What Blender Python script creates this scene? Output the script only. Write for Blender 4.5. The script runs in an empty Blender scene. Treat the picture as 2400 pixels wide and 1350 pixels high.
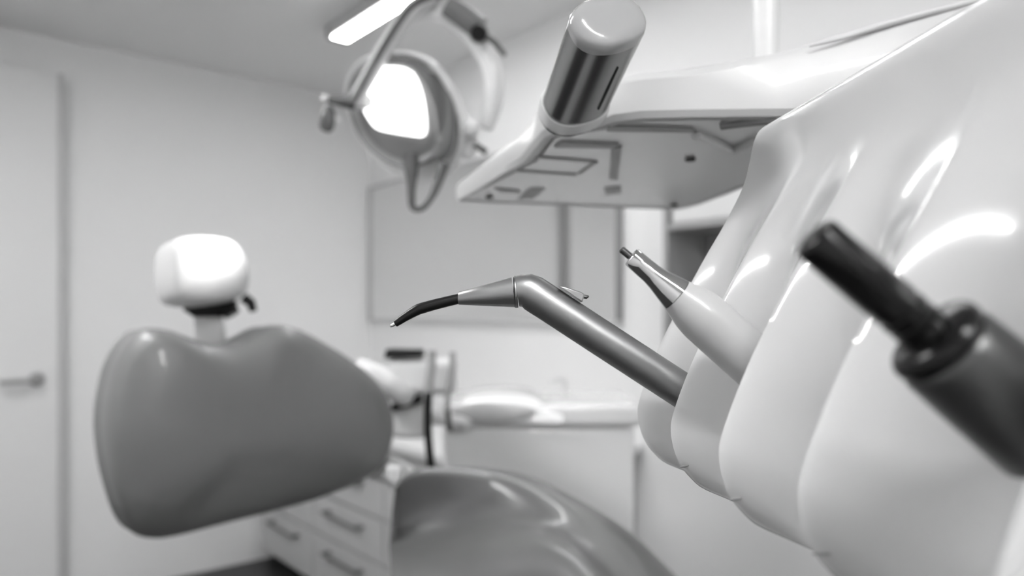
import bpy, bmesh, math
from mathutils import Vector, Matrix

# ------------------------------------------------------------------ frame
# World: the room corner seen in the photo is the origin; wall_left is x=0,
# wall_right is y=0, the room lies in x>0, y<0.
F = 1733.0                    # focal length in pixels of the 2400 px wide frame
HOR = 735.0                   # horizon row
CAM = Vector((3.598, -1.968, 1.25))
LOOK = Vector((-0.771, 0.637, 0.0)).normalized()
RIGHT = Vector((LOOK.y, -LOOK.x, 0.0))
UP = Vector((0, 0, 1))

sc = bpy.context.scene
C = sc.collection

cd = bpy.data.cameras.new('camera')
cam = bpy.data.objects.new('camera', cd)
C.objects.link(cam)
cam.location = CAM
cam.rotation_euler = LOOK.to_track_quat('-Z', 'Y').to_euler()
cd.sensor_width = 36.0
cd.lens = 36.0 * F / 2400.0
cd.shift_y = (HOR - 675.0) / 2400.0
cd.clip_start = 0.01
cd.dof.use_dof = True
cd.dof.focus_distance = 0.325
cd.dof.aperture_fstop = 5.8
sc.camera = cam

w = bpy.data.worlds.new('world')
sc.world = w
w.use_nodes = True
w.node_tree.nodes['Background'].inputs[0].default_value = (0.5, 0.5, 0.5, 1)
w.node_tree.nodes['Background'].inputs[1].default_value = 0.15

sc.view_settings.view_transform = 'Standard'
sc.view_settings.look = 'None'
sc.view_settings.exposure = 0.35
sc.view_settings.gamma = 1.0
sc.view_settings.use_curve_mapping = False

STRIP_W = 20.0                # radiance of the ceiling strip in view
MAIN_W = 90.0                 # radiance of the long ceiling strip
LAMP_W = 22.0                 # watts of the examination lamp beam


def K(x, y, z):
    """camera-aligned metres (right, forward, above lens) -> world"""
    return CAM + RIGHT * x + LOOK * y + UP * z


def c(px, py, d):
    """a point seen at pixel px,py at forward distance d"""
    return K((px - 1200.0) * d / F, d, (HOR - py) * d / F)


def R(a, b, z):
    """a metres along wall_right from the corner, b metres out from it"""
    return Vector((a, -b, z))


# ------------------------------------------------------------------ materials
def mat(name, col, rough=0.5, metal=0.0, noise=0.0, nscale=20.0, bump=0.0, bscale=60.0,
        coat=0.0, emit=0.0, stretch=None, sss=0.0):
    m = bpy.data.materials.new(name)
    m.use_nodes = True
    nt = m.node_tree
    b = nt.nodes['Principled BSDF']
    b.inputs['Base Color'].default_value = (col, col, col, 1)
    b.inputs['Roughness'].default_value = rough
    b.inputs['Metallic'].default_value = metal
    b.inputs['Coat Weight'].default_value = coat
    if col < 0.015:
        b.inputs['Specular IOR Level'].default_value = 0.3
    b.inputs['Coat Roughness'].default_value = 0.06
    if sss:
        b.inputs['Subsurface Weight'].default_value = sss
        b.inputs['Subsurface Radius'].default_value = (1, 1, 1)
        b.inputs['Subsurface Scale'].default_value = 0.012
    tc = nt.nodes.new('ShaderNodeTexCoord')
    mp = nt.nodes.new('ShaderNodeMapping')
    nt.links.new(tc.outputs['Object'], mp.inputs['Vector'])
    if stretch:
        mp.inputs['Scale'].default_value = stretch
    if noise:
        n = nt.nodes.new('ShaderNodeTexNoise')
        n.inputs['Scale'].default_value = nscale
        n.inputs['Detail'].default_value = 3
        nt.links.new(mp.outputs[0], n.inputs['Vector'])
        r = nt.nodes.new('ShaderNodeMapRange')
        r.inputs['To Min'].default_value = col * (1 - noise)
        r.inputs['To Max'].default_value = min(1, col * (1 + noise))
        nt.links.new(n.outputs['Fac'], r.inputs['Value'])
        cb = nt.nodes.new('ShaderNodeCombineColor')
        for i in range(3):
            nt.links.new(r.outputs[0], cb.inputs[i])
        nt.links.new(cb.outputs[0], b.inputs['Base Color'])
    if bump:
        n2 = nt.nodes.new('ShaderNodeTexNoise')
        n2.inputs['Scale'].default_value = bscale
        n2.inputs['Detail'].default_value = 2
        nt.links.new(mp.outputs[0], n2.inputs['Vector'])
        bp = nt.nodes.new('ShaderNodeBump')
        bp.inputs['Strength'].default_value = bump
        bp.inputs['Distance'].default_value = 0.002
        nt.links.new(n2.outputs['Fac'], bp.inputs['Height'])
        nt.links.new(bp.outputs[0], b.inputs['Normal'])
    if emit:
        b.inputs['Emission Color'].default_value = (1, 1, 1, 1)
        b.inputs['Emission Strength'].default_value = emit
    return m


M = {
    'wall': mat('wall_paint', 0.84, 0.7, noise=0.02, nscale=3, bump=0.05, bscale=200),
    'ceiling': mat('ceiling_paint', 0.84, 0.8, noise=0.02, nscale=3),
    'floor': mat('dark_vinyl_floor', 0.02, 0.4, noise=0.1, nscale=12),
    'door': mat('door_lacquer', 0.77, 0.35, noise=0.01, nscale=4),
    'doorframe': mat('door_frame_paint', 0.55, 0.45, noise=0.01),
    'steel': mat('satin_steel', 0.45, 0.3, 1.0, noise=0.05, nscale=90),
    'brushed': mat('brushed_steel', 0.32, 0.42, 1.0, noise=0.08, nscale=60, stretch=(1, 1, 6)),
    'chrome': mat('chrome', 0.62, 0.07, 1.0, noise=0.02, nscale=20),
    'tube_chrome': mat('polished_tube', 0.30, 0.26, 1.0, noise=0.03, nscale=30),
    'white': mat('white_plastic', 0.72, 0.28, noise=0.01, nscale=8, coat=0.3),
    'gloss': mat('glossy_white_plastic', 0.58, 0.16, noise=0.015, nscale=10, coat=0.6, sss=0.6),
    'tray_white': mat('tray_plastic', 0.57, 0.34, noise=0.01, nscale=8, coat=0.2),
    'lamp_white': mat('lamp_white_plastic', 0.80, 0.3, noise=0.01, nscale=8, coat=0.2),
    'grey_plastic': mat('grey_plastic', 0.25, 0.4, noise=0.03, nscale=15),
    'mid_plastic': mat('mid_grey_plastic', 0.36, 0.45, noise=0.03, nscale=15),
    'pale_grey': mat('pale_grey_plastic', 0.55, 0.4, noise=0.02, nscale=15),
    'lamp_grey': mat('lamp_grey_plastic', 0.15, 0.45, noise=0.02, nscale=15),
    'grip': mat('dark_grip_plastic', 0.085, 0.4, noise=0.03, nscale=15),
    'cap_grey': mat('handle_cap_plastic', 0.36, 0.15, noise=0.02, nscale=15, coat=0.6),
    'black': mat('black_plastic', 0.005, 0.35, noise=0.1, nscale=40),
    'black_gloss': mat('black_gloss', 0.006, 0.18, noise=0.1, nscale=30),
    'graphite': mat('graphite_metal', 0.10, 0.35, 0.8, noise=0.06, nscale=40),
    'leather': mat('grey_upholstery', 0.165, 0.42, noise=0.03, nscale=25, bump=0.08, bscale=400, coat=0.14),
    'seat_leather': mat('seat_upholstery', 0.13, 0.34, noise=0.03, nscale=25, bump=0.05, bscale=400, coat=0.3),
    'head_leather': mat('pale_upholstery', 0.58, 0.45, noise=0.02, nscale=25, bump=0.06, bscale=400, coat=0.15),
    'cabinet': mat('cabinet_front', 0.55, 0.4, noise=0.02, nscale=6),
    'handle_dark': mat('cabinet_handle', 0.22, 0.35, 0.8, noise=0.05, nscale=40),
    'worktop': mat('worktop', 0.75, 0.3, noise=0.02, nscale=30),
    'mirror': mat('mirror_glass', 0.80, 0.03, 1.0, noise=0.005, nscale=3),
    'mirror_frame': mat('mirror_frame', 0.30, 0.4, 0.3, noise=0.03),
    'hose': mat('grey_hose', 0.10, 0.5, noise=0.06, nscale=60),
    'strip': mat('strip_diffuser', 0.9, 0.5, noise=0.01, emit=STRIP_W),
    'strip_main': mat('long_strip_diffuser', 0.9, 0.5, noise=0.01, emit=MAIN_W),
    'strip_mid': mat('tray_strip_diffuser', 0.9, 0.5, noise=0.01, emit=18.0),
    'panel_glow': mat('lamp_diffuser', 0.9, 0.5, noise=0.01, emit=2.5),
    'porcelain': mat('porcelain', 0.82, 0.12, noise=0.01, coat=0.6),
    'hp_white': mat('handpiece_white', 0.48, 0.3, noise=0.01, nscale=8, coat=0.2),
    'niche': mat('niche_grey', 0.24, 0.5, noise=0.03),
}


# ------------------------------------------------------------------ mesh tools
class MB:
    rs = 1.0                  # scale on tube and ball radii

    def __init__(self):
        self.v, self.f = [], []

    def add(self, vs, fs):
        o = len(self.v)
        self.v += [Vector(p) for p in vs]
        self.f += [tuple(i + o for i in f) for f in fs]
        return self

    def box8(self, p):
        """eight corners: bottom ring of four, top ring of four"""
        return self.add(p, [(3, 2, 1, 0), (4, 5, 6, 7), (0, 1, 5, 4), (1, 2, 6, 5), (2, 3, 7, 6), (3, 0, 4, 7)])

    def rbox(self, a0, a1, b0, b1, z0, z1):
        q = [(a0, b1), (a1, b1), (a1, b0), (a0, b0)]
        return self.box8([R(a, b, z0) for a, b in q] + [R(a, b, z1) for a, b in q])

    def kbox(self, x0, x1, y0, y1, z0, z1):
        q = [(x0, y0), (x1, y0), (x1, y1), (x0, y1)]
        return self.box8([K(x, y, z0) for x, y in q] + [K(x, y, z1) for x, y in q])

    def obox(self, p0, p1, across, w0, w1, thick, t0):
        """bar from p0 to p1; across/thick are unit vectors with half sizes w0(start) w1(end), t0"""
        return self.box8([p0 - across * w0 - thick * t0, p0 + across * w0 - thick * t0,
                          p1 + across * w1 - thick * t0, p1 - across * w1 - thick * t0,
                          p0 - across * w0 + thick * t0, p0 + across * w0 + thick * t0,
                          p1 + across * w1 + thick * t0, p1 - across * w1 + thick * t0])

    def rings(self, rings, cap0=True, cap1=True, close=True):
        n = len(rings[0])
        o = len(self.v)
        for r in rings:
            self.v += [Vector(p) for p in r]
        for i in range(len(rings) - 1):
            for j in range(n if close else n - 1):
                k = (j + 1) % n
                self.f.append((o + i * n + j, o + i * n + k, o + (i + 1) * n + k, o + (i + 1) * n + j))
        if cap0:
            self.f.append(tuple(o + j for j in range(n - 1, -1, -1)))
        if cap1:
            self.f.append(tuple(o + (len(rings) - 1) * n + j for j in range(n)))
        return self

    def tube(self, pts, rad, seg=16, flat=1.0, upv=None, caps=True, roll=0.0):
        pts = [Vector(p) for p in pts]
        if not isinstance(rad, (list, tuple)):
            rad = [rad] * len(pts)
        rad = [r * MB.rs for r in rad]
        rs = []
        up0 = Vector(upv) if upv is not None else None
        nprev = None
        for i, p in enumerate(pts):
            t = Vector((0, 0, 0))
            if i > 0 and (p - pts[i - 1]).length > 1e-9:
                t += (p - pts[i - 1]).normalized()
            if i < len(pts) - 1 and (pts[i + 1] - p).length > 1e-9:
                t += (pts[i + 1] - p).normalized()
            t.normalize()
            if up0 is not None:
                n = up0 - t * up0.dot(t)
            elif nprev is None:
                a = Vector((0, 0, 1)) if abs(t.z) < 0.9 else Vector((1, 0, 0))
                n = a - t * a.dot(t)
            else:
                n = nprev - t * nprev.dot(t)
            n.normalize()
            nprev = n
            b = t.cross(n)
            r = rad[i]
            ring = []
            for k in range(seg):
                an = 2 * math.pi * k / seg + roll
                ring.append(p + b * (r * math.cos(an)) + n * (r * flat * math.sin(an)))
            rs.append(ring)
        return self.rings(rs, caps, caps)

    def ball(self, p, r, seg=14, squash=1.0):
        p = Vector(p)
        r = r * MB.rs
        rs = []
        for i in range(1, 9):
            th = math.pi * i / 9
            rs.append([p + Vector((r * math.sin(th) * math.cos(2 * math.pi * k / seg),
                                   r * math.sin(th) * math.sin(2 * math.pi * k / seg),
                                   r * squash * math.cos(th))) for k in range(seg)])
        return self.rings(rs)

    def prism(self, poly, d):
        """polygon of world points pushed by vector d"""
        d = Vector(d)
        n = len(poly)
        a = [Vector(p) for p in poly]
        return self.rings([a, [p + d for p in a]])

    def build(self, name, m, parent=None, smooth=40, bevel=0.0, bseg=3, subsurf=0, origin=None):
        org = Vector((0, 0, 0))
        if parent is not None:
            pp = parent
            while pp is not None:
                org += pp.location
                pp = pp.parent
        if origin is not None:
            loc = Vector(origin) - org
            org = Vector(origin)
        else:
            loc = Vector((0, 0, 0))
        me = bpy.data.meshes.new(name)
        me.from_pydata([tuple(p - org) for p in self.v], [], self.f)
        bm = bmesh.new()
        bm.from_mesh(me)
        bmesh.ops.recalc_face_normals(bm, faces=bm.faces)
        bm.to_mesh(me)
        bm.free()
        if smooth:
            for p in me.polygons:
                p.use_smooth = True
            me.set_sharp_from_angle(angle=math.radians(smooth))
        me.materials.append(M[m])
        o = bpy.data.objects.new(name, me)
        C.objects.link(o)
        o.location = loc
        o.parent = parent
        if bevel:
            md = o.modifiers.new('bevel', 'BEVEL')
            md.width = bevel
            md.segments = bseg
            md.limit_method = 'ANGLE'
            md.angle_limit = math.radians(35)
        if subsurf:
            md = o.modifiers.new('subsurf', 'SUBSURF')
            md.levels = subsurf
            md.render_levels = subsurf
        return o


def tag(o, label, cat, group=None):
    o['label'] = label
    o['category'] = cat
    if group:
        o['group'] = group
    return o


def thing(name, loc, label, cat, group=None):
    o = bpy.data.objects.new(name, None)
    o.empty_display_size = 0.05
    C.objects.link(o)
    o.location = loc
    return tag(o, label, cat, group)


def struct(o, label=None):
    o['kind'] = 'structure'
    if label:
        o['label'] = label
        o['category'] = o.name.split('_')[0]
    return o


def spline(pts, n=8):
    """Catmull-Rom through points (any dimension, as Vectors)"""
    P = [Vector(p) for p in pts]
    out = []
    for i in range(len(P) - 1):
        p0 = P[max(i - 1, 0)]
        p1, p2 = P[i], P[i + 1]
        p3 = P[min(i + 2, len(P) - 1)]
        for k in range(n):
            t = k / n
            out.append(0.5 * ((2 * p1) + (p2 - p0) * t + (2 * p0 - 5 * p1 + 4 * p2 - p3) * t * t +
                              (3 * p1 - p0 - 3 * p2 + p3) * t ** 3))
    out.append(P[-1])
    return out


def closed_spline(pts, n=6):
    P = [Vector(p) for p in pts]
    N = len(P)
    out = []
    for i in range(N):
        p0, p1, p2, p3 = P[i - 1], P[i], P[(i + 1) % N], P[(i + 2) % N]
        for k in range(n):
            t = k / n
            out.append(0.5 * ((2 * p1) + (p2 - p0) * t + (2 * p0 - 5 * p1 + 4 * p2 - p3) * t * t +
                              (3 * p1 - p0 - 3 * p2 + p3) * t ** 3))
    return out


def lerp(a, b, t):
    return a + (b - a) * t


def interp(xs, ys, x):
    if x <= xs[0]:
        return ys[0]
    for i in range(len(xs) - 1):
        if x <= xs[i + 1]:
            return lerp(ys[i], ys[i + 1], (x - xs[i]) / (xs[i + 1] - xs[i]))
    return ys[-1]


# ------------------------------------------------------------------ the room
RA, RB, RH = 5.6, 3.5, 2.40
FZ = 0.04                     # floor level: the lens stands 1.21 m above it
struct(MB().rbox(-0.1, RA + 0.1, -0.1, RB + 0.1, -0.1, FZ).build('floor', 'floor', smooth=0))
struct(MB().rbox(-0.1, RA + 0.1, -0.1, RB + 0.1, RH, RH + 0.1).build('ceiling', 'ceiling', smooth=0))
struct(MB().rbox(0, RA, -0.1, 0, FZ, RH).build('wall_right', 'wall', smooth=0))
struct(MB().rbox(-0.1, 0, -0.1, RB + 0.1, FZ, RH).build('wall_left', 'wall', smooth=0))
struct(MB().rbox(RA, RA + 0.1, -0.1, RB + 0.1, FZ, RH).build('wall_near', 'wall', smooth=0))
struct(MB().rbox(0, RA, RB, RB + 0.1, FZ, RH).build('wall_back', 'wall', smooth=0))

# door on wall_left
dr = MB().rbox(0.030, 0.075, 1.4725, 2.42, FZ + 0.01, 2.236).build('door_1', 'door', bevel=0.003)
struct(dr)
MB().rbox(0.028, 0.0765, 1.4525, 1.472, FZ + 0.01, 2.236).build('edge_profile', 'doorframe', dr, bevel=0.001)  # narrow strip along the leaf edge, greyer than the door
MB().rbox(0.0, 0.030, 1.462, 2.41, FZ + 0.01, 2.20).build('door_lining', 'doorframe', dr, smooth=0)
MB().rbox(0.0, 0.030, 1.463, 3.3, 2.203, 2.232).build('door_track', 'doorframe', dr, smooth=0)
hd = MB().tube([R(0.075, 1.545, 0.985), R(0.081, 1.545, 0.985), R(0.087, 1.545, 0.985)], [0.028, 0.028, 0.024], 24) \
    .build('handle_rose', 'steel', dr)
MB().tube([R(0.085, 1.545, 0.985), R(0.111, 1.545, 0.985), R(0.125, 1.552, 0.985), R(0.131, 1.570, 0.984),
           R(0.133, 1.62, 0.983), R(0.133, 1.675, 0.982)], 0.0095, 14).build('handle_lever', 'steel', dr)

# ------------------------------------------------------------------ ceiling strips
def strip(a0, a1, b, label, glow):
    t = thing('ceiling_strip_light', R((a0 + a1) / 2, b, RH), label, 'ceiling light', 'ceiling strip lights')
    MB().rbox(a0, a1, b - 0.045, b + 0.045, RH - 0.05, RH).build('housing', 'pale_grey', t, bevel=0.004)
    MB().rbox(a0, a1, b - 0.034, b + 0.034, RH - 0.0555, RH - 0.0505).build('diffuser', glow, t, bevel=0.002)
    for a, s in ((a0, -1), (a1, 1)):
        MB().rbox(min(a, a + s * 0.035), max(a, a + s * 0.035), b - 0.046, b + 0.046, RH - 0.056, RH - 0.0).build('end_cap', 'mid_plastic', t, bevel=0.008)


strip(0.88, 2.08, 0.615, 'short glowing strip light on the ceiling above the lamp', 'strip')
strip(1.3, 2.6, 2.3, 'strip light on the ceiling left of the chair, outside the view', 'strip_main')
strip(2.2, 3.2, 0.75, 'strip light on the ceiling above the tray post, outside the view', 'strip_mid')
strip(3.85, 5.5, 2.3, 'added fill strip light on the ceiling behind the camera, outside the view', 'strip_main')  # added unseen fill, brightens the surfaces that face the camera

# ------------------------------------------------------------------ mirror on wall_right
t = thing('wall_mirror', R(0.9, 0.0, 1.215), 'large thin-framed mirror on the wall behind the steel syringe', 'mirror')
a0, a1, z0, z1 = 0.02, 1.835, 1.205, 1.935
MB().rbox(a0 + 0.012, a1 - 0.014, 0.001, 0.012, z0 + 0.022, z1 - 0.012).build('glass', 'mirror', t, smooth=0)
MB().rbox(a0, a1, 0.0, 0.022, z0, z0 + 0.022).build('frame_rail', 'pale_grey', t, bevel=0.002)
MB().rbox(a0, a1, 0.0, 0.022, z1 - 0.012, z1).build('frame_rail', 'pale_grey', t, bevel=0.002)
MB().rbox(a0, a0 + 0.012, 0.0, 0.022, z0 + 0.022, z1 - 0.012).build('frame_stile', 'pale_grey', t, bevel=0.002)
MB().rbox(a1 - 0.014, a1, 0.0, 0.030, z0 + 0.022, z1 - 0.012).build('frame_stile', 'mirror_frame', t, bevel=0.002)

# grey wall niche cabinet with a white box, right of the bright wall strip
t = thing('wall_cabinet', R(2.5, 0.0, 1.0), 'open grey wall cabinet partly hidden behind the white instrument holder', 'cabinet')
a0, a1, z0, z1, dp = 2.17, 2.95, 1.10, 1.74, 0.20
MB().rbox(a0, a1, 0.001, 0.015, z0, z1).build('back_panel', 'niche', t, smooth=0)
MB().rbox(a0, a0 + 0.018, 0.015, dp, z0, z1).build('side_panel', 'mid_plastic', t, bevel=0.001)
MB().rbox(a1 - 0.018, a1, 0.015, dp, z0, z1).build('side_panel', 'mid_plastic', t, bevel=0.001)
for z in (z0, 1.50, z1 - 0.018):
    MB().rbox(a0 + 0.018, a1 - 0.018, 0.015, dp - 0.002, z, z + 0.018).build('shelf', 'mid_plastic', t, bevel=0.001)
t = thing('storage_box', R(2.3, 0.1, 1.518), 'white storage box on the shelf of the grey wall cabinet', 'box')
MB().rbox(2.20, 2.52, 0.03, 0.195, 1.5185, 1.66).build('body', 'white', t, bevel=0.006)
MB().rbox(2.197, 2.523, 0.027, 0.198, 1.66, 1.69).build('lid', 'white', t, bevel=0.006)

# ------------------------------------------------------------------ base cabinets along wall_right
CF = 0.60
units = [(0.01, 0.60, 'white drawer unit in the corner by the left wall'),
         (0.60, 1.20, 'white drawer unit with bar handles under the chair backrest'),
         (1.20, 1.90, 'white drawer unit behind the chair seat')]
rows = [(0.10, 0.315), (0.318, 0.485), (0.488, 0.655), (0.658, 0.765)]
for (a0, a1, lab) in units:
    t = thing('drawer_unit', R((a0 + a1) / 2, 0.3, FZ), lab, 'cabinet', 'drawer units under the worktop')
    MB().rbox(a0 + 0.001, a1 - 0.001, 0.005, CF - 0.02, 0.08, 0.768).build('carcass', 'cabinet', t, smooth=0)
    MB().rbox(a0 + 0.001, a1 - 0.001, 0.05, CF - 0.07, FZ, 0.08).build('plinth', 'grey_plastic', t, smooth=0)
    for (z0, z1) in rows:
        d = MB().rbox(a0 + 0.004, a1 - 0.004, CF - 0.019, CF, z0 + 0.003, z1 - 0.003).build('drawer', 'cabinet', t, bevel=0.002)
        zc = z1 - 0.055
        am = (a0 + a1) / 2
        h = MB()
        h.tube([R(am - 0.16, CF + 0.032, zc), R(am + 0.16, CF + 0.032, zc)], 0.006, 10)
        for s in (-0.14, 0.14):
            h.tube([R(am + s, CF, zc), R(am + s, CF + 0.032, zc)], 0.0085, 10)
        h.build('handle', 'handle_dark', d)
o = MB().rbox(0.005, 1.93, 0.003, 0.645, 0.770, 0.80).build('worktop', 'worktop', bevel=0.004)
tag(o, 'pale worktop running over the drawer units along the wall', 'worktop')

# ------------------------------------------------------------------ cuspidor unit
UD = 1.67
t = thing('cuspidor_unit', K(0.06, 1.7, FZ - 1.25), 'white cuspidor unit with moulded top behind the chair seat', 'dental unit')


def ux(px): return (px - 1200) * UD / F
def uz(py): return (HOR - py) * UD / F


MB().kbox(ux(1034), ux(1490), UD + 0.012, UD + 0.30, FZ - 1.25, uz(1004)).build('body', 'porcelain', t, bevel=0.012)
MB().kbox(ux(1027), ux(1505), UD, UD + 0.31, uz(1002), uz(948)).build('top_slab', 'porcelain', t, bevel=0.014, bseg=4)
# moulded bowl rim: a low oval mound with a scooped front
prof = [(1040, 990), (1062, 952), (1095, 930), (1150, 922), (1210, 922), (1258, 932), (1295, 950), (1320, 960)]
sp = spline([(p[0], p[1], 0) for p in prof], 5)
rings = []
for q in sp:
    x, zt = ux(q.x), uz(q.y)
    zb = uz(988)
    fr = max(0.0, math.sin(math.pi * min(1, max(0, (q.x - 1045) / 235.0))))
    ring = []
    ym = UD + 0.149
    for k in range(13):
        an = math.pi * k / 12
        yy = ym - 0.155 * math.cos(an)
        hh = math.sin(an) ** 0.45
        ring.append(K(x, yy - (0.0 if k else 0.004), lerp(zb, zt, hh)))
    ring += [K(x, ym + 0.155, zb - 0.001), K(x, ym - 0.159, zb - 0.001)]
    rings.append(ring)
MB().rings(rings).build('bowl_housing', 'porcelain', t, smooth=50)
# convex oval for the bowl, its recess shade put into the grey
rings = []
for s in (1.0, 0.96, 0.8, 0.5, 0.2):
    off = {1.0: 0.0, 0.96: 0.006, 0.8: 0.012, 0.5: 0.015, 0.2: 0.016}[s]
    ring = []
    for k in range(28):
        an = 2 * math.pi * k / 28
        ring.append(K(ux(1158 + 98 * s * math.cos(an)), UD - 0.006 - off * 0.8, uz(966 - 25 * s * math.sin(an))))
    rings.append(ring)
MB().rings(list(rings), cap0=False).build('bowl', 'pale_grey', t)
MB().tube([K(ux(1340), UD + 0.2, uz(950)), K(ux(1340), UD + 0.2, uz(915)), K(ux(1325), UD + 0.19, uz(905)), K(ux(1300), UD + 0.17, uz(912))],
          0.006, 10).build('water_spout', 'white', t)

# ------------------------------------------------------------------ assistant holder with suction hoses
AD = 1.56
t = thing('assistant_holder', c(960, 960, AD), 'white assistant instrument holder with a black keypad beside the backrest', 'instrument holder')


def ax(px): return (px - 1200) * AD / F
def az(py): return (HOR - py) * AD / F


MB().kbox(ax(905), ax(1068), AD, AD + 0.07, az(928), az(842)).build('body', 'white', t, bevel=0.016, bseg=4)
MB().add([K(ax(900), AD - 0.004, az(842) + .0005), K(ax(992), AD - 0.004, az(838) + .0005), K(ax(992), AD + 0.05, az(838) + .0005), K(ax(905), AD + 0.05, az(842) + .0005),
          K(ax(904), AD - 0.002, az(818)), K(ax(990), AD - 0.002, az(820)), K(ax(988), AD + 0.05, az(820)), K(ax(908), AD + 0.05, az(818))],
         [(3, 2, 1, 0), (4, 5, 6, 7), (0, 1, 5, 4), (1, 2, 6, 5), (2, 3, 7, 6), (3, 0, 4, 7)]).build('keypad', 'black', t, bevel=0.003)
lobe = spline([c(840, 858, AD - 0.02), c(880, 878, AD - 0.03), c(918, 905, AD - 0.03), c(945, 925, AD - 0.015), c(960, 935, AD + 0.02)], 5)
MB().tube(lobe, [interp([0, 8, 16, 20], [0.018, 0.026, 0.024, 0.014], i) for i in range(len(lobe))], 16).build('swivel_arm', 'white', t)
MB().obox(c(918, 956, AD - 0.01), c(990, 932, AD - 0.01), UP, 0.007, 0.010, LOOK, 0.012).build('clip', 'black', t, bevel=0.003)
MB().kbox(ax(915), ax(1000), AD + 0.005, AD + 0.06, az(1030), az(935)).build('lower_housing', 'white', t, bevel=0.012, bseg=4)
# arm reaching the cuspidor unit
MB().tube([K(ax(1000), AD + 0.04, az(985)), K(ax(1060), AD + 0.08, az(1000)), K(ax(1090), UD - 0.002, az(1010))], 0.014, 12).build('support_arm', 'white', t)
for i, (pts, r, lab) in enumerate([
    ([(1012, 822, -.022), (1012, 850, -.024), (1006, 900, -.028), (1003, 950, -.03), (1003, 1010, -.03), (1006, 1050, -.03), (1010, 1086, -.03), (1020, 1140, -.03)], 0.0085,
     'dark suction hose hanging in front of the white holder'),
    ([(1061, 825, -.016), (1060, 860, -.018), (1056, 890, -.02), (1050, 925, -.02), (1049, 960, -.02), (1055, 1010, -.01)], 0.006,
     'thin grey suction hose nearest the cuspidor bowl')]):
    hs = thing('suction_hose', c(pts[0][0], pts[0][1], AD + pts[0][2]), lab, 'hose', 'suction hoses')
    P = spline([c(p[0], p[1], AD + p[2]) for p in pts], 5)
    k = int(len(P) * (0.36 if i == 0 else 0.8))
    MB().tube(P[:k + 1], r * 1.1, 12).build('suction_tip', 'mid_plastic', hs)
    MB().tube(P[k:], r, 12).build('hose', 'black' if i == 0 else 'hose', hs)

# ------------------------------------------------------------------ cushions
def cushion(outline, p0, n, prof, name, m, parent, sub=1, centre=None, roll=0.0, bend=0.0):
    """outline: pixel polygon laid on the plane (p0, n) by the view rays; prof: (scale, offset along n)"""
    n = Vector(n).normalized()
    pts = []
    for (px, py) in outline:
        d = c(px, py, 1.0) - CAM
        s = (p0 - CAM).dot(n) / d.dot(n)
        pts.append(CAM + d * s)
    pts = closed_spline(pts, 4)
    ce = sum(pts, Vector()) / len(pts) if centre is None else centre
    lo_ = min((p - ce).z for p in pts)

    def sc_(p, s):
        k = max(0.0, (p - ce).z / lo_) ** 1.5 * roll
        return s - (1 - s) * k * min(1.0, max(0.0, (s - 0.25) / 0.55))
    rings = [[ce + (p - ce) * (sc_(p, s) if o > 0 else s) + n * (o - bend * max(0.0, ((p - ce).z * s / lo_ - 0.5) / 0.5) ** 2) for p in pts] for s, o in prof]
    return MB().rings(rings).build(name, m, parent, smooth=70, subsurf=sub)


def kn(x, y, z):
    return RIGHT * x + LOOK * y + UP * z


chair = thing('dental_chair', K(-0.07, 1.2, FZ - 1.25), 'grey upholstered dental chair with a pale headrest', 'dental chair')
def grow(o, cx_, cy_, sx, sy, lft=0, foot=0):
    return [(cx_ + (x - cx_) * sx - (lft * max(0, (480 - x) / 240.0)), cy_ + (y - cy_) * (sy if y < 1100 else sy + foot * (y - 1100) / 150.0)) for x, y in o]


back_out = [(300, 800), (335, 776), (385, 778), (440, 797), (500, 812), (560, 806), (600, 786), (640, 768), (690, 776),
            (760, 812), (830, 858), (880, 905), (905, 955), (912, 1010), (900, 1065), (870, 1110), (820, 1142),
            (740, 1175), (640, 1202), (540, 1228), (460, 1248), (395, 1256), (330, 1240), (285, 1195), (258, 1130),
            (243, 1060), (238, 990), (246, 920), (266, 850)]
nb = kn(math.sin(math.radians(42)), -math.cos(math.radians(42)), 0.05)
tb = 0.125
cushion(grow(back_out, 560, 1010, 1.025, 1.03, -18, 0.085), c(560, 1010, 1.25), nb,
        [(0.5, -tb), (0.85, -tb), (0.965, -tb * .92), (0.997, -tb * .66), (0.993, -tb * .50), (0.976, -tb * .44), (0.976, -tb * .40), (0.995, -tb * .33), (1.0, -tb * .1),
         (0.985, 0.014), (0.95, 0.028), (0.88, 0.042), (0.75, 0.054), (0.55, 0.062), (0.3, 0.066), (0.1, 0.067)],
        'backrest', 'leather', chair, roll=1.0, bend=0.075)
head_out = [(x - 10 + max(0, (480 - x) * 0.17), y) for x, y in [(398, 566), (425, 556), (470, 553), (520, 557), (552, 568), (576, 595), (588, 632), (590, 668), (578, 695),
            (545, 708), (490, 714), (440, 712), (404, 702), (388, 668), (384, 620), (388, 585)]]
nh = kn(math.sin(math.radians(44)), -math.cos(math.radians(44)), 0.10)
cushion(head_out, c(488, 635, 1.28), nh,
        [(0.5, -0.075), (0.85, -0.075), (0.97, -0.067), (1.0, -0.050), (1.0, -0.015), (0.985, 0.006), (0.94, 0.018), (0.85, 0.026), (0.6, 0.033), (0.3, 0.036)],
        'headrest', 'head_leather', chair)
MB().tube([c(492, 705, 1.325), c(492, 728, 1.325), c(492, 742, 1.325)], [0.050, 0.046, 0.030], 20, flat=0.5, upv=LOOK).build('headrest_bracket', 'black', chair)
MB().tube([c(530, 715, 1.33), c(545, 738, 1.33)], [0.016, 0.014], 14).build('tilt_catch', 'black', chair)
MB().tube([c(572, 698, 1.36), c(588, 710, 1.36), c(594, 730, 1.36)], [0.010, 0.009, 0.007], 12).build('release_lever', 'black', chair)
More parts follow.
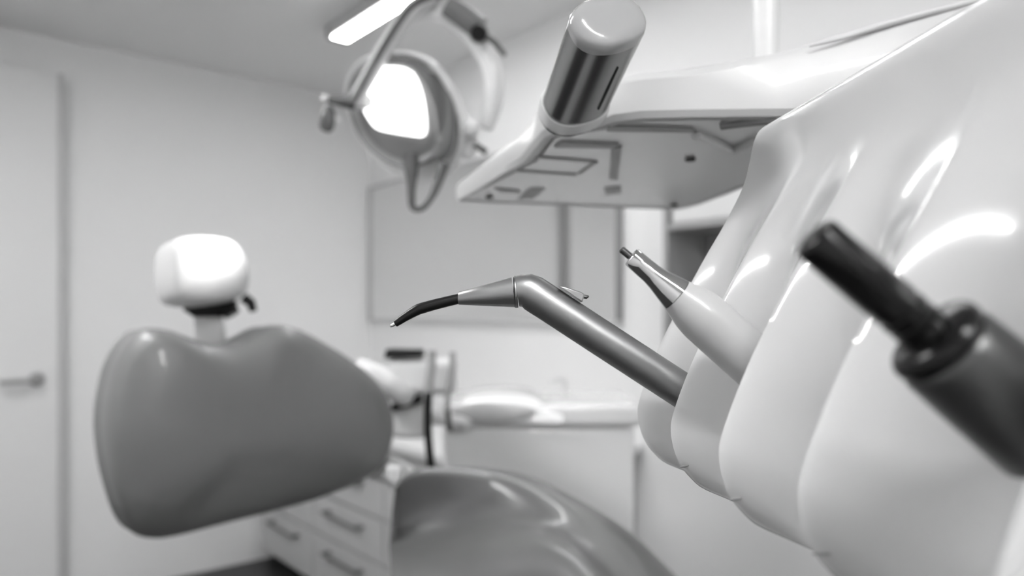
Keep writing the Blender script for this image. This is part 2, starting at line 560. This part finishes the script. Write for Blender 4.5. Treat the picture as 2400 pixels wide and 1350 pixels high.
MB().obox(c(487, 730, 1.335), c(498, 830, 1.335), RIGHT, 0.024, 0.028, LOOK, 0.008).build('headrest_stem', 'pale_grey', chair, bevel=0.004)
# seat: a lofted pad with a raised knee rim
seat_rows = [
    [(935, 1200, 1.36), (985, 1180, 1.38), (1095, 1175, 1.38), (1225, 1185, 1.34), (1345, 1235, 1.26), (1475, 1310, 1.17), (1570, 1400, 1.08), (1650, 1480, 1.00)],
    [(932, 1142, 1.29), (980, 1102, 1.31), (1095, 1096, 1.31), (1225, 1108, 1.27), (1345, 1158, 1.19), (1472, 1232, 1.10), (1570, 1318, 1.01), (1650, 1400, 0.94)],
    [(926, 1134, 1.25), (975, 1096, 1.27), (1090, 1090, 1.26), (1220, 1106, 1.22), (1338, 1160, 1.14), (1455, 1232, 1.05), (1545, 1320, 0.96), (1620, 1405, 0.89)],
    [(922, 1140, 1.215), (970, 1106, 1.23), (1082, 1108, 1.22), (1205, 1138, 1.17), (1315, 1192, 1.09), (1410, 1255, 1.01), (1490, 1330, 0.93), (1560, 1410, 0.86)],
    [(916, 1180, 1.215), (960, 1160, 1.23), (1062, 1162, 1.22), (1160, 1180, 1.17), (1262, 1216, 1.09), (1360, 1268, 1.00), (1440, 1338, 0.92), (1510, 1415, 0.85)],
    [(910, 1240, 1.21), (952, 1236, 1.22), (1045, 1228, 1.21), (1130, 1218, 1.16), (1235, 1226, 1.09), (1335, 1264, 1.00), (1415, 1338, 0.91), (1480, 1415, 0.84)],
    [(906, 1282, 1.17), (948, 1288, 1.17), (1042, 1276, 1.15), (1130, 1248, 1.11), (1235, 1238, 1.05), (1335, 1266, 0.97), (1405, 1338, 0.89), (1465, 1415, 0.83)],
    [(910, 1330, 1.12), (950, 1340, 1.10), (1045, 1330, 1.06), (1135, 1290, 1.03), (1235, 1268, 0.99), (1325, 1290, 0.93), (1390, 1360, 0.86), (1440, 1430, 0.81)],
    [(920, 1420, 1.08), (955, 1430, 1.05), (1045, 1430, 1.00), (1135, 1420, 0.95), (1235, 1410, 0.90), (1315, 1420, 0.85), (1380, 1450, 0.81), (1420, 1480, 0.79)],
]
rows3 = []
for r in seat_rows:
    ri = len(rows3)
    uc = {4: 0.035, 5: 0.065, 6: 0.055}.get(ri, 0.0)
    rows3.append(spline([c(p[0], p[1], p[2] + uc * max(0.0, 1 - i / 5.0)) for i, p in enumerate(r)], 3))
ztop = min(p.z for r in rows3 for p in r)
ring_sets = [r for r in rows3]
# close underneath
cols = list(zip(*ring_sets))
rings = []
for col in cols:
    ring = list(col)
    a, b = Vector(ring[-1]), Vector(ring[0])
    bz = 0.70
    ring += [Vector((lerp(a, b, 0.1).x, lerp(a, b, 0.1).y, bz)), Vector((lerp(a, b, 0.9).x, lerp(a, b, 0.9).y, bz))]
    rings.append(ring)
MB().rings(rings).build('seat', 'seat_leather', chair, smooth=80, subsurf=1)
MB().obox(c(905, 1105, 1.32), c(942, 1118, 1.32), UP, 0.014, 0.018, LOOK, 0.012).build('armrest_pivot', 'white', chair, bevel=0.006)
# unseen support, so that the chair stands on the floor
MB().kbox(-0.26, 0.10, 1.02, 1.36, -0.80, -0.56).build('seat_frame', 'white', chair, bevel=0.03)
MB().kbox(-0.20, 0.04, 1.08, 1.32, -1.16, -0.80).build('lift_column', 'white', chair, bevel=0.03)
MB().kbox(-0.34, 0.20, 0.92, 1.48, FZ - 1.25, -1.16).build('base_plate', 'pale_grey', chair, bevel=0.02)
sup = [c(620, 1010, 1.44), c(760, 1050, 1.50), c(860, 1085, 1.50), c(930, 1110, 1.45), c(985, 1180, 1.38), c(1010, 1260, 1.30)]
MB().tube(spline(sup, 4), 0.030, 14, flat=0.45, upv=LOOK).build('back_support', 'white', chair)

# ------------------------------------------------------------------ examination lamp
LD = 1.28
LS = LD / 1.70
MB.rs = LS
lamp = thing('dental_lamp', c(1010, -20, LD), 'white dental lamp with glowing face on a curved yoke above the chair', 'lamp')
lc = c(945, 268, LD)
ln = kn(-0.40, -0.85, -0.34).normalized()
lx = (RIGHT - ln * RIGHT.dot(ln)).normalized()
ly = ln.cross(lx)
if ly.z < 0:
    ly = -ly
S = LD / F


def lo(dx, dy, off):
    """point on the lamp head plane: dx right, dy up in photo pixels, off metres towards the patient"""
    return lc + lx * (dx * S * 1.12) + ly * (dy * S * 1.06) + ln * (off * LS)


def loop(pts, off, n=5):
    return closed_spline([lo(p[0], p[1], off) for p in pts], n)


shell = [(-140, 20), (-130, 75), (-90, 115), (-20, 132), (60, 122), (110, 75), (138, 10), (140, -60), (110, -120),
         (50, -146), (-10, -142), (-65, -112), (-112, -60)]
rs = []
for s, off in ((0.35, -0.105), (0.6, -0.092), (0.82, -0.062), (0.94, -0.03), (1.0, -0.004), (1.0, 0.006), (0.975, 0.012), (0.93, 0.010), (0.91, 0.0)):
    rs.append([lo(p[0] * s, p[1] * s, off) for p in shell])
rs = [closed_spline(r, 4) for r in rs]
MB().rings(rs).build('head_shell', 'lamp_white', lamp, smooth=60)
bowl = [(-105, 20), (-98, 70), (-60, 105), (0, 116), (60, 108), (98, 60), (115, 0), (112, -60), (80, -92), (20, -110), (-40, -90), (-85, -45)]
rs = []
for s, off in ((0.75, 0.012), (0.98, 0.012), (1.0, 0.030), (0.99, 0.048), (0.95, 0.056), (0.88, 0.052), (0.84, 0.040)):
    rs.append(closed_spline([lo(p[0] * s, p[1] * s, off) for p in bowl], 4))
MB().rings(rs).build('bowl_rim', 'lamp_grey', lamp, smooth=60)
face = [(x * 0.88 + 9, y * 0.80 + 12) for x, y in [(-80, 12), (-74, 70), (-62, 106), (-5, 114), (40, 108), (62, 80), (76, 30), (80, -30), (74, -58), (55, -60), (-10, -54), (-45, -46), (-66, -22)]]
rs = []
for s, off in ((0.9, 0.040), (1.0, 0.046), (1.0, 0.058), (0.97, 0.063), (0.6, 0.066), (0.2, 0.067)):
    rs.append(closed_spline([lo(p[0] * s, p[1] * s, off) for p in face], 4))
MB().rings(rs).build('light_panel', 'panel_glow', lamp, smooth=60)
# side skirt on the right of the bowl
P = spline([c(1012, 172, LD - .06 * LS), c(1040, 215, LD - .065 * LS), c(1048, 280, LD - .07 * LS), c(1040, 345, LD - .07 * LS), c(1022, 372, LD - .065 * LS)], 5)
MB().tube(P, [interp([0, 6, 14, 20], [0.008, 0.019, 0.021, 0.012], i) for i in range(len(P))], 14, flat=0.7, upv=LOOK).build('bowl_flank', 'lamp_grey', lamp)
# bottom grip loop
P = spline([c(962, 368, LD - .07 * LS), c(965, 410, LD - .08 * LS), c(964, 455, LD - .085 * LS), c(968, 487, LD - .085 * LS), c(990, 488, LD - .085 * LS),
            c(1012, 462, LD - .085 * LS), c(1028, 425, LD - .08 * LS), c(1040, 385, LD - .07 * LS)], 5)
MB().tube(P, [interp([0, 8, 16, 24, 35], [0.020, 0.010, 0.0065, 0.0065, 0.013], i) for i in range(len(P))], 12).build('grip_loop', 'grip', lamp)
# white flank with ball joint on the right
P = spline([c(1058, 215, LD), c(1075, 262, LD), c(1088, 310, LD), (c(1094, 345, LD)), c(1100, 372, LD)], 5)
MB().tube(P, [interp([0, 8, 14, 20], [0.008, 0.022, 0.030, 0.010], i) for i in range(len(P))], 14, flat=0.8, upv=LOOK).build('side_cover', 'lamp_white', lamp)
MB().ball(c(1101, 303, LD - 0.04 * LS), 0.022).build('pivot_ball', 'lamp_white', lamp)
MB().tube([c(1112, 338, LD - .03 * LS), c(1140, 357, LD - .03 * LS)], [0.006, 0.008], 10).build('pivot_lever', 'grip', lamp)
# yoke: left leg, arch and right leg
yl = spline([c(828, 245, LD - .10 * LS), c(862, 185, LD - .10 * LS), c(900, 118, LD - .09 * LS), c(940, 55, LD - .07 * LS), c(972, 18, LD - .05 * LS), c(1010, 0, LD - .03 * LS)], 5)
MB().tube(yl, [interp([0, 10, 25], [0.015, 0.019, 0.020], i) for i in range(len(yl))], 14, flat=0.8, upv=LOOK).build('yoke_leg', 'pale_grey', lamp)
MB().tube([p - LOOK * 0.016 * LS for p in yl], 0.0075, 10).build('yoke_groove', 'grip', lamp)
yr = spline([c(965, 42, LD), c(1005, 30, LD), c(1050, 40, LD), (c(1095, 72, LD)), c(1135, 120, LD), c(1157, 180, LD), c(1155, 245, LD), c(1136, 300, LD)], 6)
MB().tube(yr, [interp([0, 10, 30, 42], [0.016, 0.023, 0.024, 0.018], i) for i in range(len(yr))], 16, flat=1.0).build('yoke_arch', 'lamp_white', lamp)
MB().tube([c(1048, 14, LD - .03 * LS), c(1085, 38, LD - .03 * LS), c(1125, 68, LD - .03 * LS)], [0.022, 0.026, 0.026], 16).build('swivel_joint', 'lamp_grey', lamp)
MB().tube([c(1122, 78, LD - .045 * LS), c(1122, 78, LD - .075 * LS)], [0.022, 0.018], 18).build('friction_knob', 'black', lamp)
MB().tube([c(1140, 85, LD - .03 * LS), c(1160, 100, LD - .03 * LS), c(1184, 130, LD - .03 * LS)], [0.007, 0.007, 0.005], 10).build('brake_lever', 'grip', lamp)
# left bracket and hand paddle
MB().tube([c(770, 234, LD - .10 * LS), c(800, 238, LD - .10 * LS), c(832, 240, LD - .10 * LS)], [0.006, 0.012, 0.018], 12).build('handle_bracket', 'grip', lamp)
MB().tube([c(770, 248, LD - .10 * LS), c(769, 262, LD - .10 * LS), c(768, 282, LD - .10 * LS), c(765, 300, LD - .10 * LS), c(762, 308, LD - .10 * LS)],
          [0.008, 0.0155, 0.0175, 0.016, 0.009], 16, flat=0.55, upv=LOOK).build('hand_paddle', 'grip', lamp)
MB().ball(c(762, 231, LD - .105 * LS), 0.008).build('handle_screw', 'lamp_white', lamp)
MB().ball(c(790, 282, LD - .09 * LS), 0.007).build('handle_screw', 'lamp_white', lamp)
MB().tube([c(842, 244, LD - .09 * LS), c(862, 236, LD - .07 * LS)], [0.014, 0.016], 12).build('hinge', 'pale_grey', lamp)
MB.rs = 1.0
# suspension arm up to the ceiling
top = c(1010, 0, LD - 0.02 * LS)
jt = Vector((top.x, top.y, 2.16))
MB().tube([top, top + UP * 0.05, jt], [0.022, 0.020, 0.020], 16).build('drop_arm', 'lamp_white', lamp)
MB().tube([jt, Vector((jt.x, jt.y, 2.40))], 0.026, 16).build('ceiling_post', 'lamp_white', lamp)
# beam
ld = bpy.data.lights.new('lamp_beam', 'SPOT')
ld.energy = LAMP_W
ld.spot_size = math.radians(22)
ld.spot_blend = 0.8
ld.shadow_soft_size = 0.03
lb = bpy.data.objects.new('lamp_beam', ld)
C.objects.link(lb)
lb.parent = lamp
bpos = lc + ln * 0.075
lb.location = bpos - lamp.location
lb.rotation_euler = (c(485, 572, 1.26) - bpos).to_track_quat('-Z', 'Y').to_euler()

# ------------------------------------------------------------------ delivery unit
unit = thing('delivery_unit', K(0.206, 0.60, 0.14), 'white dental delivery unit with tray, chrome handle and scalloped instrument holder', 'dental unit')
TB = 0.120


def tb_(px, py):
    d = TB * F / (HOR - py)
    return ((px - 1200) * d / F, d)


plan = [tb_(1069, 471), tb_(1150, 476), tb_(1330, 482), tb_(1480, 488), tb_(1590, 491), tb_(1640, 480), tb_(1745, 441), (0.33, 0.62), (0.42, 0.55), (0.42, 0.45)]
near = [(0.30, 0.440), (0.23, 0.443), tb_(1820, 270), tb_(1620, 272), tb_(1500, 275), tb_(1440, 283), tb_(1395, 297), tb_(1345, 305), tb_(1300, 308), tb_(1271, 320)]
left = [tb_(1245, 350), tb_(1221, 379), tb_(1160, 416), tb_(1110, 447)]
plan = plan + near + left


def toph(x, y):
    if y > 0.52:
        return interp([0.52, 0.80], [0.146, 0.139], y)
    return interp([0.02, 0.06, 0.12, 0.16, 0.20, 0.235, 0.30], [0.148, 0.148, 0.151, 0.159, 0.1685, 0.179, 0.195], x)


cx = sum(p[0] for p in plan) / len(plan)
cy = sum(p[1] for p in plan) / len(plan)


def inset(p, s):
    dx, dy = cx - p[0], cy - p[1]
    L = math.hypot(dx, dy)
    return (p[0] + dx / L * s, p[1] + dy / L * s)


def ringat(s, zf):
    return [K(*inset(p, s), zf(p)) for p in plan]


MB().rings([
    ringat(0.012, lambda p: TB + 0.004),
    ringat(0.010, lambda p: TB + 0.0005),
    ringat(0.007, lambda p: TB - 0.001),
    ringat(0.0025, lambda p: TB + 0.0),
    ringat(0.0, lambda p: TB + 0.004),
    ringat(0.0, lambda p: toph(*p) - 0.006),
    ringat(0.003, lambda p: toph(*p) - 0.001),
    ringat(0.010, lambda p: toph(*p)),
]).build('tray_body', 'tray_white', unit, smooth=28)
pp = [inset(p, 0.0125) for p in plan]
MB().rings([[K(p[0], p[1], TB + 0.0038) for p in pp], [K(p[0], p[1], TB + 0.0005) for p in pp]]).build('underside_panel', 'white', unit, smooth=0)


def under(poly, name, m, th=0.0015):
    MB().prism([K(*tb_(*p), TB + 0.0004) for p in poly], (0, 0, -th)).build(name, m, unit, smooth=0)


under([(1425, 293), (1622, 299), (1632, 308), (1422, 305)], 'vent_strip', 'mid_plastic')
under([(1318, 331), (1450, 336), (1436, 345), (1300, 343)], 'vent_strip', 'mid_plastic')
under([(1432, 347), (1458, 341), (1447, 420), (1428, 418)], 'vent_strip', 'mid_plastic')
under([(1250, 365), (1400, 377), (1400, 382), (1249, 370)], 'cover_groove', 'grey_plastic', 0.0008)
under([(1394, 379), (1402, 379), (1362, 407), (1354, 407)], 'cover_groove', 'grey_plastic', 0.0008)
under([(1200, 398), (1352, 408), (1352, 412), (1198, 402)], 'cover_groove', 'mid_plastic', 0.0008)
under([(1213, 466), (1250, 466), (1279, 441), (1243, 441)], 'label_plate', 'mid_plastic', 0.0008)
under([(1157, 440), (1215, 446), (1222, 452), (1172, 450)], 'label_plate', 'mid_plastic', 0.0008)
under([(1416, 440), (1456, 436), (1456, 453), (1420, 456)], 'label_plate', 'mid_plastic', 0.0008)
for (px, py) in ((1147, 461), (1618, 372), (1580, 479)):
    x, y = tb_(px, py)
    MB().tube([K(x, y, TB), K(x, y, TB - 0.002)], [0.0042, 0.0036], 14).build('screw', 'black', unit)
P = [K(*tb_(*p), TB - 0.001) for p in ((1632, 311), (1680, 332), (1715, 348), (1745, 340), (1775, 325))]
MB().tube(spline(P, 4), 0.0035, 10).build('underside_rib', 'white', unit)
P = [K(*tb_(*p), TB - 0.0006) for p in ((1690, 292), (1750, 284), (1830, 276))]
MB().tube(spline(P, 4), 0.003, 8).build('underside_groove', 'grey_plastic', unit)
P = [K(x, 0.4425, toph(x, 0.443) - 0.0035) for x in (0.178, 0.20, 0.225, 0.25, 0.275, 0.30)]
MB().tube(spline(P, 4), [0.0003 + 0.0011 * min(1.0, i / 8.0) for i in range(21)], 8).build('edge_shade', 'mid_plastic', unit)  # grey tube stands in for the shade between tray top and holder
# post to the ceiling
pb = K(0.206, 0.60, 0.12)
MB().tube([Vector((pb.x, pb.y, 1.25 + 0.148)), Vector((pb.x, pb.y, 2.40))], 0.0104, 20).build('ceiling_post', 'white', unit)

# chrome tubular handle
h0, h1 = c(1350, 238, 0.43), c(1428, 48, 0.365)
hx = (h1 - h0).normalized()
hr = (RIGHT * 0.92 + UP * 0.40)
hr = (hr - hx * hr.dot(hx)).normalized()
hu = hx.cross(hr)


def sect(p, a, b, n=36, e=2.4):
    r = []
    for k in range(n):
        an = 2 * math.pi * k / n
        cc, ss = math.cos(an), math.sin(an)
        r.append(p + hr * (a * math.copysign(abs(cc) ** (2 / e), cc)) + hu * (b * math.copysign(abs(ss) ** (2 / e), ss)))
    return r


A, B = 0.0198, 0.0150
hl = (h1 - h0).length
MB().rings([sect(h0 - hx * 0.012, A, B), sect(h0, A, B), sect(h0 + hx * 0.006, A, B), sect(h1 - hx * 0.006, A, B)]).build('handle', 'tube_chrome', unit, smooth=40)
MB().rings([sect(h1 - hx * 0.006, A * 1.0, B * 1.0), sect(h1 - hx * 0.003, A * 1.005, B * 1.005), sect(h1 + hx * 0.000, A * 0.97, B * 0.96),
            sect(h1 + hx * 0.0018, A * 0.88, B * 0.86), sect(h1 + hx * 0.0026, A * 0.6, B * 0.55), sect(h1 + hx * 0.0028, A * 0.2, B * 0.2)]).build('handle_cap', 'cap_grey', unit, smooth=60)
MB().rings([sect(h0 - hx * 0.008, A * 1.07, B * 1.09), sect(h0 - hx * 0.001, A * 1.07, B * 1.09), sect(h0 + hx * 0.0005, A * 1.05, B * 1.065), sect(h0 + hx * 0.0005, A * 1.003, B * 1.004)]).build('handle_collar', 'white', unit, smooth=40)
sg = 1.0 if hu.dot(CAM - h0) > 0 else -1.0
P = []
for f_ in (0.18, 0.45, 0.72):
    an = 1.42
    P.append(h0 + hx * (hl * f_) + hr * (A * math.cos(an) ** (2 / 2.4)) + hu * (sg * B * math.sin(an) ** (2 / 2.4)))
MB().tube(P, [0.0008, 0.0009, 0.0006], 8).build('handle_slot', 'black', unit)

# scalloped instrument holder: one moulded piece, ridges between the rests
VPX = 1045.0
RID = [0.43, 0.373, 0.318, 0.262, 0.203, 0.130, 0.070]
prof = [(0.185, 0.100, 0.0), (0.168, 0.0975, 0.0), (0.1595, 0.0935, 0.0), (0.1555, 0.087, 0.0), (0.1530, 0.075, 0.0), (0.1495, 0.0630, 0.0005),
        (0.141, 0.046, 0.003), (0.130, 0.0270, 0.0055), (0.1190, 0.0065, 0.0125), (0.1085, -0.015, 0.0225), (0.1015, -0.032, 0.030),
        (0.0975, -0.044, 0.031), (0.0967, -0.0505, 0.030), (0.0980, -0.058, 0.028), (0.1005, -0.0645, 0.025), (0.1045, -0.0700, 0.020),
        (0.112, -0.0760, 0.013), (0.130, -0.082, 0.004)]
prof = spline(prof, 4)
bk = [(0.20, -0.082), (0.20, 0.098)]
ws = []
for k in range(len(RID) - 1):
    z0, z1 = RID[k], RID[k + 1]
    n = 26
    for j in range(n):
        ws.append((z0 + (z1 - z0) * j / n, j / n))
    # fine steps round the joint slit
ws.append((RID[-1], 0.0))
rings = []
for (d, s) in ws:
    v = math.sin(math.pi * s) ** 1.2 if 0 < s < 1 else 0.0
    ring = []
    for p in prof:
        a = p.x + p.z * v * 0.97
        b = p.y - p.z * v * 0.25
        ring.append(K(a + (VPX - 1200) / F * d, d, b))
    for a, b in bk:
        ring.append(K(a + (VPX - 1200) / F * d, d, b))
    rings.append(ring)
ws_keep = [i for i, (d, s) in enumerate(ws) if RID[0] >= d >= RID[-1] and d <= 0.3735]
MB().rings([rings[i] for i in ws_keep]).build('instrument_holder', 'gloss', unit, smooth=55)
# joint slits at the foot of every ridge
for i in (2, 3, 4):
    P = []
    for sl, pa, pz, pb in ((0.0, 0.1008, 0.025, -0.0660), (0.03, 0.1006, 0.025, -0.0650), (0.06, 0.1000, 0.025, -0.0638)):
        d = RID[i] + (RID[i + 1] - RID[i]) * sl
        v = math.sin(math.pi * sl) ** 1.2 if sl else 0.0
        P.append(K(pa + pz * v * 0.97 + (VPX - 1200) / F * d, d, pb - pz * v * 0.25))
    MB().tube(P, [0.0003, 0.0006, 0.0003], 8).build('joint_slit', 'grey_plastic', unit)
# bracket tying the holder to the tray
MB().kbox(0.196, 0.222, 0.30, 0.46, 0.085, 0.124).build('bracket', 'white', unit, bevel=0.002)

# ------------------------------------------------------------------ steel air and water syringe
D = 0.345
S1 = D / F
syr = thing('air_syringe', c(1600, 915, D), 'brushed steel syringe with bent black nozzle in the far holder rest', 'dental syringe')
body = [(1211, 683, 36), (1222, 681, 38), (1236, 682, 41), (1250, 688, 42.5), (1264, 697, 42.5), (1290, 714, 42), (1400, 786, 42), (1500, 851, 42), (1600, 916, 42), (1680, 968, 42)]
MB().tube([c(p[0], p[1], D) for p in body], [p[2] * S1 for p in body], 32).build('body', 'brushed', syr, smooth=50)
MB().tube([c(1203, 684, D), c(1205.5, 684, D), c(1206, 684, D)], [35.5 * S1, 35.5 * S1, 33 * S1], 32).build('shadow_gap', 'black', syr)
MB().tube([c(1206, 684, D), c(1207, 684, D), c(1210.5, 683.6, D), c(1211.5, 683.5, D)], [36 * S1, 38 * S1, 38 * S1, 36 * S1], 32).build('collar', 'brushed', syr)
cone = [(1074, 699, 14), (1075.5, 699, 15.2), (1140, 692, 25.5), (1203, 684.3, 35.8)]
MB().tube([c(p[0], p[1], D) for p in cone], [p[2] * S1 for p in cone], 32).build('nose_cone', 'brushed', syr)
noz = spline([c(1076, 700, D), c(1030, 711, D), c(990, 722, D), c(975, 728, D), c(950, 743, D), c(926, 759, D)], 4)
MB().tube(noz, [interp([0, 8, 12, 20], [12 * S1, 13 * S1, 12.5 * S1, 8 * S1], i) for i in range(len(noz))], 20).build('nozzle', 'black', syr)
MB().tube([c(927, 758.5, D), c(920, 762.5, D), c(916, 764.5, D), c(914, 765.5, D)], [4 * S1, 4 * S1, 3.4 * S1, 1.5 * S1], 14).build('nozzle_tip', 'chrome', syr)
but = [(1309, 670), (1330, 673.5), (1362, 684), (1371, 690), (1365, 709), (1350, 700)]
MB().prism([c(p[0], p[1], D - 0.0045) for p in but], LOOK * 0.009).build('trigger', 'steel', syr, bevel=0.0006, bseg=2)
MB().tube([c(1366, 695, D), c(1374, 696.5, D), c(1380, 694, D)], [0.0009, 0.0010, 0.0004], 8).build('trigger_tip', 'graphite', syr)

# ------------------------------------------------------------------ white handpiece with chrome nose
D = 0.290
S2 = D / F
hp = thing('handpiece', c(1750, 845, D), 'white handpiece with a chrome nose in the middle holder rest', 'handpiece')
MB().tube([c(1455, 583, D), c(1457, 585, D), c(1480, 604, D)], [6 * S2, 8.5 * S2, 8.5 * S2], 16).build('drive_pin', 'graphite', hp)
MB().tube([c(1476, 599, D), c(1480, 602.5, D)], [5 * S2, 22 * S2], 28).build('nose_face', 'steel', hp)
nose = [(1479, 601, 21), (1480.5, 602.2, 23.5), (1500, 619, 24), (1526, 641, 25), (1540, 653, 27.5), (1560, 669.5, 34), (1586, 691, 41.5)]
MB().tube([c(p[0], p[1], D) for p in nose], [p[2] * S2 for p in nose], 36).build('chrome_nose', 'chrome', hp, smooth=60)
MB().tube([c(1585.5, 690.6, D), c(1587.5, 692.3, D)], [40.5 * S2, 40.5 * S2], 36).build('ring_gap', 'black', hp)
bd = spline([(1587, 692, 42), (1605, 707, 49), (1625, 724, 56.5), (1645, 741, 60.5), (1670, 763, 61.5), (1760, 843, 62), (1830, 905, 62)], 4)
MB().tube([c(p.x, p.y, D) for p in bd], [p.z * S2 for p in bd], 36).build('body', 'hp_white', hp, smooth=60)

# ------------------------------------------------------------------ black instrument nearest the lens
D = 0.155
S3 = D / F
bi = thing('motor_handpiece', c(2420, 1000, D), 'blurred black motor handpiece closest to the lens at the right edge', 'handpiece')
ad = Vector((0.762, 0.648))


def ap(t_):
    return c(1908 + ad.x * t_, 556 + ad.y * t_, D)


kn_ = [(-8, 30), (-6, 44), (0, 53), (10, 57), (250, 58), (256, 53), (264, 53), (268, 58), (284, 58), (288, 53), (296, 53), (300, 58), (318, 58), (322, 54), (350, 57)]
MB().tube([ap(a) for a, r in kn_], [r * S3 for a, r in kn_], 32).build('coupling_pin', 'black_gloss', bi, smooth=50)
fl = [(340, 60), (346, 92), (354, 108), (366, 116), (380, 117), (392, 112), (398, 100), (400, 90)]
MB().tube([ap(a) for a, r in fl], [r * S3 for a, r in fl], 36).build('collar', 'black_gloss', bi, smooth=60)
br = [(392, 98), (394, 108), (400, 116), (412, 120), (520, 124), (716, 128), (724, 124), (727, 112)]
MB().tube([ap(a) for a, r in br], [r * S3 for a, r in br], 36).build('barrel', 'graphite', bi, smooth=50)
MB().tube([ap(722), ap(740), ap(800)], [70 * S3, 66 * S3, 60 * S3], 20).build('hose_cuff', 'hose', bi)
